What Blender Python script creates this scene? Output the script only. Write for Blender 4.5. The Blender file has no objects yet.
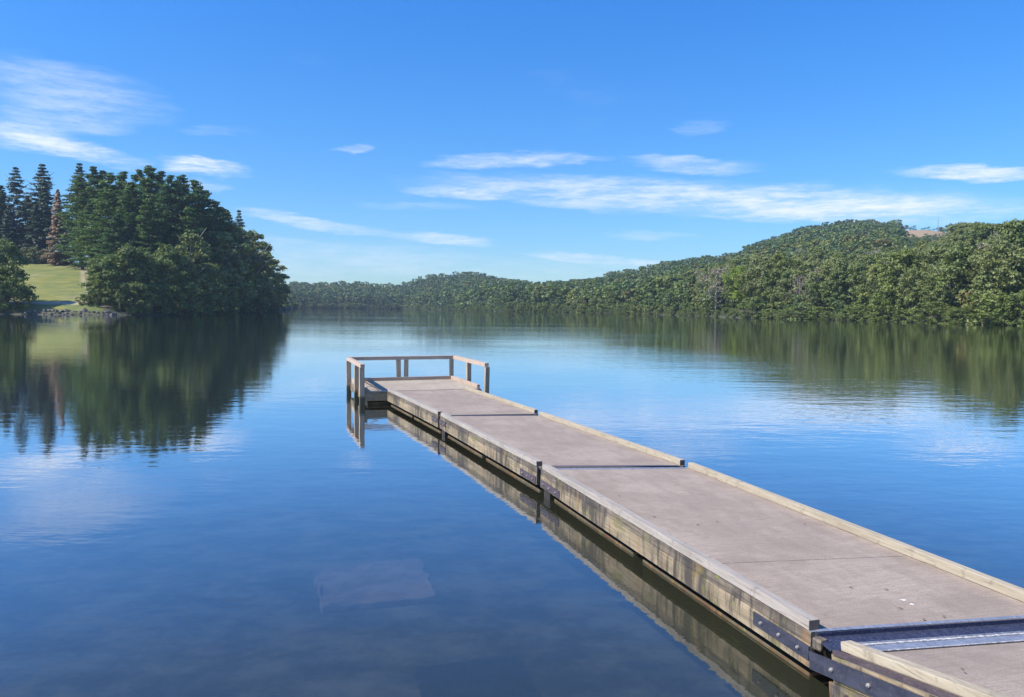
import bpy, math, random
import numpy as np
from mathutils import Vector, Matrix, Quaternion

R = math.radians
S = bpy.context.scene
COL = S.collection

# ------------------------------------------------------------------ camera
F, HZ, ROLL, CAMH = 800.0, 307.5, R(0.5), 3.2
pit = math.atan((348.5 - HZ) / F)
_f = Vector((0, math.cos(pit), -math.sin(pit)))
_u0 = Vector((0, math.sin(pit), math.cos(pit)))
_r0 = Vector((1, 0, 0))
_r = _r0 * math.cos(ROLL) + _u0 * math.sin(ROLL)
_u = _u0 * math.cos(ROLL) - _r0 * math.sin(ROLL)
cam = bpy.data.objects.new('camera', bpy.data.cameras.new('camera'))
COL.objects.link(cam)
cam.data.sensor_width = 36
cam.data.lens = 36 * F / 1024
cam.data.clip_end = 20000
cam.data.clip_start = 0.05
cam.matrix_world = Matrix(((_r.x, _u.x, -_f.x, 0), (_r.y, _u.y, -_f.y, 0), (_r.z, _u.z, -_f.z, CAMH), (0, 0, 0, 1)))
S.camera = cam

# ------------------------------------------------------------------ light
SUN_EL, SUN_AZ = R(47), R(-109)      # azimuth measured from +Y towards +X
S.view_settings.view_transform = 'Standard'
S.view_settings.look = 'None'
S.view_settings.exposure = 0.55
S.view_settings.gamma = 1
sun = bpy.data.objects.new('sun', bpy.data.lights.new('sun', 'SUN'))
COL.objects.link(sun)
sun.data.energy = 5.0
sun.data.angle = R(0.5)
sun.data.color = (1.0, 0.93, 0.84)
sd = Vector((math.sin(SUN_AZ) * math.cos(SUN_EL), math.cos(SUN_AZ) * math.cos(SUN_EL), math.sin(SUN_EL)))
sun.rotation_euler = (-sd).to_track_quat('-Z', 'Y').to_euler()

SKY_STRENGTH = 0.108


class NT:
    """small helper round a node tree"""
    def __init__(s, tree):
        s.t = tree; s.n = tree.nodes; s.l = tree.links

    def put(s, sock, v):
        if isinstance(v, bpy.types.NodeSocket):
            s.l.new(v, sock)
        elif v is not None:
            sock.default_value = v

    def m(s, op, a, b=None, c=None, clamp=False):
        n = s.n.new('ShaderNodeMath'); n.operation = op; n.use_clamp = clamp
        for i, v in enumerate((a, b, c)):
            s.put(n.inputs[i], v)
        return n.outputs[0]

    def mix(s, f, a, b, mode='MIX'):
        n = s.n.new('ShaderNodeMix'); n.data_type = 'RGBA'; n.blend_type = mode; n.clamp_factor = True
        s.put(n.inputs[0], f); s.put(n.inputs[6], a if not isinstance(a, tuple) else (*a[:3], 1)); s.put(n.inputs[7], b if not isinstance(b, tuple) else (*b[:3], 1))
        return n.outputs[2]

    def noise(s, vec, scale, detail=2, rough=.5, out='Fac'):
        n = s.n.new('ShaderNodeTexNoise'); s.put(n.inputs['Vector'], vec)
        n.inputs['Scale'].default_value = scale; n.inputs['Detail'].default_value = detail; n.inputs['Roughness'].default_value = rough
        return n.outputs[out]

    def map(s, vec, scale=(1, 1, 1), loc=(0, 0, 0), rot=(0, 0, 0)):
        n = s.n.new('ShaderNodeMapping'); s.put(n.inputs[0], vec)
        n.inputs['Scale'].default_value = scale; n.inputs['Location'].default_value = loc; n.inputs['Rotation'].default_value = rot
        return n.outputs[0]

    def ramp(s, fac, stops, interp='LINEAR'):
        n = s.n.new('ShaderNodeValToRGB'); s.put(n.inputs[0], fac)
        cr = n.color_ramp; cr.interpolation = interp
        while len(cr.elements) < len(stops): cr.elements.new(.5)
        for e, (p, c) in zip(cr.elements, stops):
            e.position = p; e.color = (*c, 1) if isinstance(c, tuple) else (c, c, c, 1)
        return n.outputs[0]

    def range(s, v, a, b, c=0., d=1., smooth=True):
        n = s.n.new('ShaderNodeMapRange'); n.interpolation_type = 'SMOOTHSTEP' if smooth else 'LINEAR'
        s.put(n.inputs[0], v)
        for i, x in enumerate((a, b, c, d)): s.put(n.inputs[i + 1], x)
        return n.outputs[0]


# ---- world: sky texture with thin cirrus mixed in by direction
world = bpy.data.worlds.new('World'); S.world = world; world.use_nodes = True
w = NT(world.node_tree); w.n.clear()
sky = w.n.new('ShaderNodeTexSky'); sky.sky_type = 'NISHITA'; sky.sun_disc = False
sky.sun_elevation = SUN_EL; sky.sun_rotation = SUN_AZ
sky.air_density = 1.0; sky.dust_density = 0.25; sky.ozone_density = 2.2
tc = w.n.new('ShaderNodeTexCoord')
sep = w.n.new('ShaderNodeSeparateXYZ'); w.l.new(tc.outputs['Generated'], sep.inputs[0])
hor = w.m('SQRT', w.m('ADD', w.m('MULTIPLY', sep.outputs[0], sep.outputs[0]), w.m('MULTIPLY', sep.outputs[1], sep.outputs[1])))
U = w.m('ARCTAN2', sep.outputs[0], sep.outputs[1])
V = w.m('ARCTAN2', sep.outputs[2], hor)
cmb = w.n.new('ShaderNodeCombineXYZ'); w.put(cmb.inputs[0], U); w.put(cmb.inputs[1], V)
warp = w.noise(w.map(cmb.outputs[0], (5, 22, 1)), 1.0, 3, .55, 'Color')
ws = w.n.new('ShaderNodeSeparateColor'); w.l.new(warp, ws.inputs[0])
warp2 = w.noise(w.map(cmb.outputs[0], (22, 120, 1), loc=(7, 3, 0)), 1.0, 4, .6, 'Color')
ws2 = w.n.new('ShaderNodeSeparateColor'); w.l.new(warp2, ws2.inputs[0])
Uw = w.m('ADD', w.m('ADD', U, w.m('MULTIPLY', w.m('SUBTRACT', ws.outputs[0], .5), .06)), w.m('MULTIPLY', w.m('SUBTRACT', ws2.outputs[0], .5), .05))
Vw = w.m('ADD', w.m('ADD', V, w.m('MULTIPLY', w.m('SUBTRACT', ws.outputs[1], .5), .020)), w.m('MULTIPLY', w.m('SUBTRACT', ws2.outputs[1], .5), .018))
# streaks as surveyed: centre x, y, half length, half height, fall per unit, strength
CLP = [(66, 148, 80, 8, .11, .85), (12, 132, 62, 15, .06, .6), (70, 92, 95, 24, .08, .42), (60, 118, 70, 14, .02, .4), (209, 165, 42, 8, .02, 1.15), (205, 184, 26, 6, 0, .35), (312, 222, 72, 6, .13, .6),
       (440, 239, 56, 5, .06, .7), (515, 162, 76, 7, -.03, .72), (692, 165, 64, 8, .07, .55), (690, 198, 250, 15, .055, .75), (810, 204, 150, 15, .06, .85), (470, 191, 66, 6, .04, .7), (930, 214, 130, 12, .03, .6),
       (968, 173, 72, 8, .07, 1.0), (590, 258, 64, 5, .07, .8), (352, 147, 20, 4, 0, .5), (652, 235, 44, 4, 0, .3), (330, 262, 160, 18, -.02, .36), (560, 272, 210, 13, 0, .22), (700, 127, 26, 5, 0, .22), (215, 130, 30, 5, -.1, .18), (275, 243, 46, 5, 0, .35), (420, 205, 60, 5, 0, .2), (180, 212, 60, 8, 0, .2)]
CL = []
for cx, cy, hx, hy, fall, st in CLP:
    X_ = _r * (cx - 512) + _u * (348.5 - cy) + _f * F
    a_ = math.degrees(math.atan2(X_.x, X_.y)); c_ = math.cos(math.radians(a_))
    e_ = math.degrees(math.atan2(X_.z, math.hypot(X_.x, X_.y)))
    CL.append((a_, e_, math.degrees(hx / F) * c_ * c_, math.degrees(hy / F) * c_, -fall / c_, st))
mask = None
for (a, e, ha, he, tl, st) in CL:
    du = w.m('SUBTRACT', Uw, R(a)); dv = w.m('SUBTRACT', Vw, R(e))
    dv = w.m('SUBTRACT', dv, w.m('MULTIPLY', du, tl))
    q = w.m('ADD', w.m('POWER', w.m('DIVIDE', du, R(ha)), 2.0), w.m('POWER', w.m('DIVIDE', dv, R(he)), 2.0))
    g = w.m('MULTIPLY', w.range(q, 1.7, .0), st)
    mask = g if mask is None else w.m('ADD', w.m('MAXIMUM', mask, g), w.m('MULTIPLY', w.m('MINIMUM', mask, g), .25))
fib = w.noise(w.map(cmb.outputs[0], (9, 62, 1), rot=(0, 0, R(3))), 1.0, 5, .62)
ff = w.noise(w.map(cmb.outputs[0], (60, 420, 1), rot=(0, 0, R(5)), loc=(2, 5, 0)), 1.0, 5, .7)
fib = w.range(w.m('ADD', w.m('MULTIPLY', w.m('SUBTRACT', ff, .5), .26), w.m('ADD', w.m('MULTIPLY', fib, .6), w.m('MULTIPLY', w.noise(w.map(cmb.outputs[0], (26, 150, 1), rot=(0, 0, R(-4))), 1.0, 6, .7), .40))), .36, .66)
thin = w.noise(w.map(cmb.outputs[0], (2.2, 11, 1), loc=(3.1, 1.7, 0)), 1.0, 5, .6)
bgc = w.m('MULTIPLY', w.range(thin, .60, .85), w.m('MULTIPLY', w.range(V, R(2), R(9)), .10))
elsew = w.m('MULTIPLY', w.range(w.m('ABSOLUTE', U), R(36), R(50)), w.m('MULTIPLY', w.range(thin, .5, .72), w.m('MULTIPLY', fib, .6)))
cl = w.m('ADD', w.m('MULTIPLY', mask, w.m('ADD', w.m('MULTIPLY', fib, .78), .20)), w.m('ADD', bgc, elsew), clamp=True)
hs = w.n.new('ShaderNodeHueSaturation'); hs.inputs['Saturation'].default_value = 1.22; hs.inputs['Hue'].default_value = .5
w.l.new(sky.outputs[0], hs.inputs['Color'])
skyc = w.mix(1.0, hs.outputs[0], w.mix(w.range(V, R(1), R(22), smooth=False), (0.54, 0.77, 1.0), (0.345, 0.89, 1.38)), 'MULTIPLY')
cloudy = w.mix(cl, skyc, (6.4, 6.8, 7.6))
bg = w.n.new('ShaderNodeBackground'); w.l.new(cloudy, bg.inputs[0]); bg.inputs[1].default_value = SKY_STRENGTH
wo = w.n.new('ShaderNodeOutputWorld'); w.l.new(bg.outputs[0], wo.inputs[0])


# ------------------------------------------------------------------ measuring helpers
def hz(px):
    return HZ + math.tan(ROLL) * (px - 512)


def ray(px, py):
    return (_r * (px - 512) + _u * (348.5 - py) + _f * F)


def at(px, py, z=0.0):
    """point of the level z seen at a pixel of the survey photograph"""
    d = ray(px, py); t = (z - CAMH) / d.z
    return Vector((d.x * t, d.y * t, z))


def up(px, py, Y):
    d = ray(px, py); t = Y / d.y
    return Vector((d.x * t, Y, CAMH + d.z * t))


# ------------------------------------------------------------------ object helpers
def tag(o, label=None, cat=None, group=None, kind=None):
    if label: o['label'] = label
    if cat: o['category'] = cat
    if group: o['group'] = group
    if kind: o['kind'] = kind
    return o


def empty(name, loc, rz=0, label=None, cat=None, group=None, scale=None):
    o = bpy.data.objects.new(name, None); COL.objects.link(o)
    o.location = loc; o.rotation_euler = (0, 0, rz); o.empty_display_size = .2
    if scale: o.scale = scale
    return tag(o, label, cat, group)


def np_mesh(name, verts, faces, mats=(), smooth=False, tint=None):
    """verts (n,3); faces (m,4) or (m,3) or list of those"""
    me = bpy.data.meshes.new(name)
    fl = [np.asarray(f, dtype=np.int32) for f in (faces if isinstance(faces, list) else [faces]) if len(f)]
    verts = np.asarray(verts, dtype=np.float32)
    me.vertices.add(len(verts)); me.vertices.foreach_set('co', verts.ravel())
    nl = sum(f.size for f in fl); nf = sum(len(f) for f in fl)
    me.loops.add(nl); me.polygons.add(nf)
    me.loops.foreach_set('vertex_index', np.concatenate([f.ravel() for f in fl]))
    tot = np.concatenate([np.full(len(f), f.shape[1], dtype=np.int32) for f in fl])
    start = np.concatenate([[0], np.cumsum(tot)[:-1]]).astype(np.int32)
    me.polygons.foreach_set('loop_start', start)
    if smooth: me.polygons.foreach_set('use_smooth', np.ones(nf, dtype=bool))
    if tint is not None:
        at_ = me.attributes.new('tint', 'FLOAT', 'POINT'); at_.data.foreach_set('value', np.asarray(tint, dtype=np.float32))
    me.update(calc_edges=True)
    for m in mats: me.materials.append(m)
    return me


class MB:
    """collects hexahedra and tubes in world space; build() links them as one mesh"""
    def __init__(s): s.v = []; s.f = []

    def hexa(s, bottom, top):
        b = len(s.v); s.v += [tuple(p) for p in bottom] + [tuple(p) for p in top]
        s.f += [(b + 3, b + 2, b + 1, b), (b + 4, b + 5, b + 6, b + 7)] + [(b + i, b + (i + 1) % 4, b + 4 + (i + 1) % 4, b + 4 + i) for i in range(4)]
        return s

    def slab(s, corners, th):
        """corners: four top points going round"""
        c = [Vector(p) for p in corners]
        n = (c[1] - c[0]).cross(c[2] - c[1])
        if n.z < 0: c.reverse()
        return s.hexa([p - Vector((0, 0, th)) for p in c], c)

    def beam(s, p0, p1, wdt, hgt, side=None, taper=1.0):
        """p0,p1 centre of the bottom face; box wdt wide, hgt tall"""
        p0, p1 = Vector(p0), Vector(p1)
        d = (p1 - p0)
        if side is None:
            side = Vector((d.y, -d.x, 0)); side = side.normalized() if side.length > 1e-6 else Vector((1, 0, 0))
        upv = side.cross(d).normalized()
        if upv.z < 0 or (abs(upv.z) < 1e-6 and upv.y < 0): upv = -upv
        a = side * wdt / 2; b = a * taper; h = upv * hgt
        return s.hexa([p0 - a, p0 + a, p1 + b, p1 - b], [p0 - a + h, p0 + a + h, p1 + b + h, p1 - b + h])

    def post(s, p, z0, z1, a, b, yaw=0, lean=(0, 0)):
        c, sn = math.cos(yaw), math.sin(yaw)
        q = [(p[0] + c * x - sn * y, p[1] + sn * x + c * y) for x, y in ((-a / 2, -b / 2), (a / 2, -b / 2), (a / 2, b / 2), (-a / 2, b / 2))]
        return s.hexa([(x, y, z0) for x, y in q], [(x + lean[0], y + lean[1], z1) for x, y in q])

    def tube(s, pts, rad, n=8, cap=True):
        pts = [Vector(p) for p in pts]; b = len(s.v)
        for i, p in enumerate(pts):
            d = (pts[min(i + 1, len(pts) - 1)] - pts[max(i - 1, 0)]).normalized()
            x = d.orthogonal().normalized() if abs(d.z) < .99 else Vector((1, 0, 0)); y = d.cross(x).normalized(); x = y.cross(d)
            r = rad[i] if isinstance(rad, (list, tuple)) else rad
            s.v += [tuple(p + x * math.cos(2 * math.pi * k / n) * r + y * math.sin(2 * math.pi * k / n) * r) for k in range(n)]
        for i in range(len(pts) - 1):
            for k in range(n):
                s.f.append((b + i * n + k, b + i * n + (k + 1) % n, b + (i + 1) * n + (k + 1) % n, b + (i + 1) * n + k))
        if cap:
            e = b + (len(pts) - 1) * n
            s.f += [tuple(b + k for k in reversed(range(n))), tuple(e + k for k in range(n))]
        return s

    def build(s, name, mat, parent=None, bevel=0.0, smooth=False):
        me = bpy.data.meshes.new(name)
        v = s.v
        if parent is not None:
            bpy.context.view_layer.update() if False else None
            M = (Matrix.Translation(parent.location) @ Matrix.Rotation(parent.rotation_euler.z, 4, 'Z'))
            if parent.parent is not None: M = ROOTM[parent.name]
            M = M.inverted(); v = [tuple(M @ Vector(p)) for p in v]
        me.from_pydata(v, [], s.f); me.update()
        import bmesh
        bm = bmesh.new(); bm.from_mesh(me); bmesh.ops.recalc_face_normals(bm, faces=bm.faces)
        if bevel:
            bmesh.ops.bevel(bm, geom=[e for e in bm.edges], offset=bevel, segments=2, affect='EDGES', profile=.6, clamp_overlap=True)
        bm.to_mesh(me); bm.free()
        me.materials.append(mat)
        if smooth: me.polygons.foreach_set('use_smooth', [True] * len(me.polygons))
        o = bpy.data.objects.new(name, me); COL.objects.link(o)
        if parent is not None:
            o.parent = parent
            ROOTM[o.name] = ROOTM.get(parent.name) or (Matrix.Translation(parent.location) @ Matrix.Rotation(parent.rotation_euler.z, 4, 'Z'))
        return o


ROOTM = {}


# ------------------------------------------------------------------ materials
def new_mat(name):
    m = bpy.data.materials.new(name); m.use_nodes = True
    t = NT(m.node_tree); t.n.clear()
    out = t.n.new('ShaderNodeOutputMaterial'); p = t.n.new('ShaderNodeBsdfPrincipled')
    t.l.new(p.outputs[0], out.inputs[0])
    c = t.n.new('ShaderNodeTexCoord')
    return m, t, p, c, out


def bump(t, p, h, strength=.3, dist=.02):
    b = t.n.new('ShaderNodeBump'); t.put(b.inputs['Height'], h); b.inputs['Strength'].default_value = strength; b.inputs['Distance'].default_value = dist
    t.l.new(b.outputs[0], p.inputs['Normal']); return b


def m_deck(name, c0, c1):
    m, t, p, c, _ = new_mat(name)
    o = c.outputs['Object']
    big = t.noise(o, .9, 4, .6)
    mid = t.noise(t.map(o, (1, .35, 1)), 5, 4, .65)
    fine = t.noise(t.map(o, (2.5, 34, 5)), 1.2, 4, .75)       # broomed across the walk
    grit = t.noise(o, 70, 4, .8)
    col = t.mix(t.range(big, .35, .68), c0, c1)
    col = t.mix(t.m('MULTIPLY', t.range(mid, .46, .66), .45), col, tuple(x * .74 for x in c0))
    col = t.mix(t.m('MULTIPLY', t.range(fine, .42, .62), .5), col, tuple(x * .74 for x in c0))
    col = t.mix(t.m('MULTIPLY', t.range(grit, .42, .62), .55), col, tuple(x * .55 for x in c0))
    sp = t.range(t.noise(o, 17, 2, .4), .73, .77)
    col = t.mix(t.m('MULTIPLY', sp, .55), col, tuple(x * .4 for x in c0))
    t.put(p.inputs['Base Color'], col); p.inputs['Roughness'].default_value = .88
    bump(t, p, t.m('ADD', fine, t.m('MULTIPLY', grit, .6)), .5, .004)
    return m


def m_wood(name, c0, c1, stain=(.05, .045, .04), amt=.5, axis=1, drip=False):
    m, t, p, c, _ = new_mat(name)
    o = c.outputs['Object']
    g = (14, .7, 14) if axis == 1 else (14, 14, .9) if axis == 2 else (.7, 14, 14)
    grain = t.noise(t.map(o, g), 2.2, 5, .65)
    big = t.noise(o, 1.1, 3, .5)
    col = t.mix(t.range(grain, .3, .72), c0, c1)
    col = t.mix(t.m('MULTIPLY', t.range(big, .5, .72), .35), col, tuple(x * .7 for x in c0))
    if drip:
        s1 = t.noise(t.map(o, (1, 7, 1.2)), 1.4, 4, .7)
        s2 = t.noise(t.map(o, (1, 1.2, 1)), 1.0, 2, .5)
        st = t.m('MULTIPLY', t.range(t.m('ADD', t.m('MULTIPLY', s1, .6), t.m('MULTIPLY', s2, .4)), .45, .60), amt)
        col = t.mix(st, col, stain)
        mo = t.range(t.noise(o, 5.5, 4, .6), .66, .70)
        col = t.mix(t.m('MULTIPLY', mo, .8), col, (.20, .23, .03))
        green = t.range(t.noise(o, 2.3, 3, .6), .57, .66)
        col = t.mix(t.m('MULTIPLY', green, .5), col, (.13, .13, .04))
        rust = t.range(t.noise(t.map(o, (1, 5, .8), loc=(4, 2, 1)), 1.2, 3, .6), .58, .68)
        col = t.mix(t.m('MULTIPLY', rust, .45), col, (.24, .13, .05))
    else:
        st = t.m('MULTIPLY', t.range(t.noise(o, 6, 4, .7), .55, .72), amt)
        col = t.mix(st, col, stain)
    cr = t.range(t.noise(t.map(o, tuple(x * 2.5 for x in g)), 1.5, 2, .5), .62, .70)
    col = t.mix(t.m('MULTIPLY', cr, .45), col, tuple(x * .35 for x in c0))
    if axis == 2:
        sz_ = t.n.new('ShaderNodeSeparateXYZ'); t.l.new(o, sz_.inputs[0])
        wet = t.range(t.m('ADD', sz_.outputs[2], t.m('MULTIPLY', t.noise(o, 9, 3, .6), .25)), .52, .36)
        col = t.mix(t.m('MULTIPLY', wet, .9), col, (.045, .045, .025))
    if axis == 1 and not drip:
        sn = t.n.new('ShaderNodeSeparateXYZ'); t.l.new(c.outputs['Normal'], sn.inputs[0])
        eg = t.range(t.m('ABSOLUTE', sn.outputs[1]), .8, .9)
        col = t.mix(eg, col, t.mix(t.noise(o, 40, 3, .6), (.10, .075, .06), (.20, .155, .12)))
    t.put(p.inputs['Base Color'], col); p.inputs['Roughness'].default_value = .85
    bump(t, p, t.m('SUBTRACT', grain, t.m('MULTIPLY', cr, .6)), .6, .006)
    return m


def m_metal(name, c0, c1, rough=.45, metal=.8, scale=12, wear=(.5, .5, .5), wamt=0.):
    m, t, p, c, _ = new_mat(name)
    o = c.outputs['Object']
    n = t.noise(t.map(o, (1, .4, 1)), scale, 5, .7)
    col = t.mix(t.range(n, .35, .7), c0, c1)
    if wamt: col = t.mix(t.m('MULTIPLY', t.range(t.noise(o, scale * 2.2, 4, .7), .5, .66), wamt), col, wear)
    t.put(p.inputs['Base Color'], col); p.inputs['Metallic'].default_value = metal
    t.put(p.inputs['Roughness'], t.m('ADD', t.m('MULTIPLY', n, .3), rough - .15))
    bump(t, p, n, .25, .003)
    return m


def m_leaf(name, cols, trans=.25, rough=.55):
    m, t, p, c, out = new_mat(name)
    oi = t.n.new('ShaderNodeObjectInfo')
    a = t.n.new('ShaderNodeAttribute'); a.attribute_name = 'tint'
    f = t.m('FRACT', t.m('ADD', t.m('MULTIPLY', oi.outputs['Random'], 1.0), a.outputs['Fac']))
    k = len(cols)
    col = t.ramp(f, [(i / k, cols[i]) for i in range(k)], 'CONSTANT' if k > 3 else 'LINEAR')
    g = t.n.new('ShaderNodeNewGeometry')
    n = t.noise(g.outputs['Position'], .35, 3, .6)
    col = t.mix(t.m('MULTIPLY', t.range(n, .35, .7), .45), col, t.mix(1.0, col, (1.35, 1.3, .9), 'MULTIPLY'))
    rp = t.m('ADD', t.m('MULTIPLY', g.outputs['Random Per Island'], .4), .8)
    hv = t.n.new('ShaderNodeHueSaturation'); t.put(hv.inputs['Color'], col); t.put(hv.inputs['Value'], rp)
    col = hv.outputs[0]
    t.put(p.inputs['Base Color'], col); p.inputs['Roughness'].default_value = rough
    p.inputs['Specular IOR Level'].default_value = .3
    tr = t.n.new('ShaderNodeBsdfTranslucent'); t.put(tr.inputs[0], t.mix(1.0, col, (1.3, 1.35, .6), 'MULTIPLY'))
    mx = t.n.new('ShaderNodeMixShader'); mx.inputs[0].default_value = trans
    t.l.new(p.outputs[0], mx.inputs[1]); t.l.new(tr.outputs[0], mx.inputs[2]); t.l.new(mx.outputs[0], out.inputs[0])
    return m


def m_plain(name, c0, c1, scale=3, rough=.9, bs=.4, bd=.05):
    m, t, p, c, _ = new_mat(name)
    n = t.noise(c.outputs['Object'], scale, 5, .65)
    t.put(p.inputs['Base Color'], t.mix(t.range(n, .35, .68), c0, c1)); p.inputs['Roughness'].default_value = rough
    bump(t, p, n, bs, bd)
    return m


M = {}
M['deck'] = m_deck('weathered_decking', (.295, .236, .190), (.395, .322, .262))
M['deck_old'] = m_deck('pale_decking', (.37, .31, .24), (.47, .40, .31))
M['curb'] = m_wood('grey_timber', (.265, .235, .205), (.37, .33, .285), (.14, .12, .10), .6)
M['curb_yellow'] = m_wood('yellowish_timber', (.33, .28, .20), (.44, .38, .28), (.13, .10, .07), .5)  # yellower timber tone for the right-hand and gangway curbs
M['fascia'] = m_wood('stained_timber', (.18, .145, .09), (.345, .27, .175), (.045, .038, .03), .95, drip=True)
M['fascia_top'] = m_wood('dark_stained_timber', (.07, .057, .043), (.22, .18, .13), (.035, .03, .03), .9, drip=True)
M['post'] = m_wood('post_timber', (.31, .245, .17), (.44, .36, .26), (.10, .07, .05), .5, axis=2)
M['rail'] = m_wood('rail_timber', (.36, .27, .20), (.50, .40, .32), (.12, .08, .06), .4, axis=0)
M['endgrain'] = m_plain('end_grain', (.14, .10, .08), (.22, .17, .13), 30)
M['float'] = m_wood('pontoon_plastic', (.06, .048, .026), (.13, .10, .055), (.10, .045, .015), .7, drip=True)
M['navy'] = m_metal('dark_painted_steel', (.028, .032, .055), (.05, .055, .085), .6, .3, 14, (.16, .12, .09), .25)
M['plum'] = m_metal('brown_steel', (.06, .045, .055), (.10, .075, .085), .6, .3, 18, (.25, .2, .18), .25)
M['galv'] = m_metal('galvanised_steel', (.26, .28, .33), (.42, .44, .50), .55, .55, 22, (.10, .11, .15), .6)
M['gap'] = m_metal('worn_blue_steel', (.028, .034, .07), (.05, .06, .11), .55, .35, 26, (.22, .24, .30), .35)
M['bolt'] = m_metal('bolt_steel', (.35, .32, .30), (.60, .56, .52), .5, .6, 60)
M['black'] = m_plain('black_rubber', (.012, .011, .010), (.03, .026, .022), 9)
M['bark'] = m_plain('bark', (.10, .08, .065), (.20, .165, .13), 3)
M['bark_pale'] = m_plain('pale_bark', (.32, .30, .26), (.52, .49, .44), 3)
M['grout'] = m_plain('worn_grout', (.22, .22, .23), (.66, .63, .60), 25)
M['rock'] = m_plain('rock', (.05, .045, .045), (.20, .18, .165), 1.6, .85, .8, .2)
M['slab'] = m_plain('submerged_concrete', (.38, .25, .20), (.80, .55, .46), 2.2, .9, .5, .02)
M['pine'] = m_leaf('pine_needles', [(0.078, 0.144, 0.040), (0.058, 0.118, 0.040), (0.088, 0.152, 0.038)], .3)
M['spruce'] = m_leaf('spruce_needles', [(0.028, 0.063, 0.039), (0.039, 0.078, 0.049), (0.031, 0.067, 0.036)], .1)
M['larch'] = m_leaf('rusty_needles', [(0.33, 0.225, 0.150), (0.31, 0.215, 0.145)], .2)
M['leafdark'] = m_leaf('bank_leaves', [(0.123, 0.167, 0.044), (0.138, 0.186, 0.048), (0.114, 0.153, 0.044)], .28)
M['leafolive'] = m_leaf('olive_leaves', [(0.190, 0.220, 0.070), (0.165, 0.195, 0.066)], .25)
M['leafmix'] = m_leaf('mixed_leaves', [(0.140, 0.180, 0.048), (0.153, 0.190, 0.053), (0.157, 0.186, 0.067), (0.114, 0.155, 0.048), (0.167, 0.190, 0.071), (0.135, 0.180, 0.063), (0.174, 0.203, 0.057), (0.124, 0.162, 0.052)], .22)
M['bluegreen'] = m_leaf('bluish_needles', [(.060, .095, .070), (.070, .105, .072)], .15)
M['hedge'] = m_leaf('hedge_leaves', [(.15, .165, .075), (.14, .16, .07)], .2)
M['lime'] = m_leaf('lime_leaves', [(0.192, 0.252, 0.035), (0.180, 0.240, 0.040)], .3)
M['yellow'] = m_leaf('yellow_leaves', [(.30, .22, .05), (.27, .21, .055)], .3)
M['greyleaf'] = m_leaf('sparse_grey_leaves', [(0.210, 0.203, 0.140), (0.238, 0.210, 0.154)], .2)
M['forest'] = m_leaf('forest_leaves', [(0.100, 0.149, 0.045), (0.130, 0.179, 0.048), (0.091, 0.132, 0.051), (0.150, 0.185, 0.045), (0.116, 0.161, 0.045), (0.195, 0.207, 0.055), (0.085, 0.132, 0.055), (0.172, 0.163, 0.057)], .2)


# ------------------------------------------------------------------ terrain
# photo x : shore depth, (depth, height) of the lower slope, (depth, height) of the crest   [metres]
TAB = [(-500, 180, 200, 4, 330, 22), (-60, 226, 240, 3.4, 340, 19), (0, 228, 239, 3.4, 340, 19.5), (90, 229, 240, 3.4, 338, 20), (110, 231, 245, 3.0, 330, 17), (176, 250, 262, 3, 340, 14),
       (240, 326, 340, 3, 430, 10), (280, 430, 445, 2.5, 560, 8), (287, 560, 600, 2, 800, 9), (293, 930, 960, 2, 1250, 22), (343, 960, 990, 2, 1250, 25), (400, 990, 1020, 2, 1250, 23), (431, 900, 940, 2, 1250, 38),
       (470, 740, 780, 2, 1250, 40), (500, 600, 660, 2.5, 1180, 31), (540, 570, 620, 2.5, 1100, 19), (570, 545, 590, 2.5, 1050, 22), (600, 505, 560, 3, 1000, 25), (620, 485, 540, 3, 1000, 33), (640, 465, 520, 4, 1000, 38),
       (670, 415, 500, 6, 1000, 46), (702, 365, 470, 8, 1000, 51), (736, 312, 430, 10, 1000, 56), (750, 300, 420, 11, 1000, 67), (770, 292, 410, 11, 1000, 76), (803, 274, 400, 12, 1000, 90), (840, 257, 390, 12, 1000, 98),
       (858, 250, 390, 14, 1000, 99), (880, 240, 400, 17, 1000, 97), (900, 230, 410, 16, 1000, 95), (920, 218, 420, 19, 1000, 95), (945, 208, 430, 25, 1000, 92), (960, 202, 440, 31, 900, 62), (1024, 184, 440, 34, 900, 60), (1300, 150, 400, 38, 800, 60), (1700, 120, 350, 38, 800, 60)]
TX = np.array([(r[0] - 512) / F for r in TAB]); TD = np.array([r[1:] for r in TAB], dtype=float)


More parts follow.
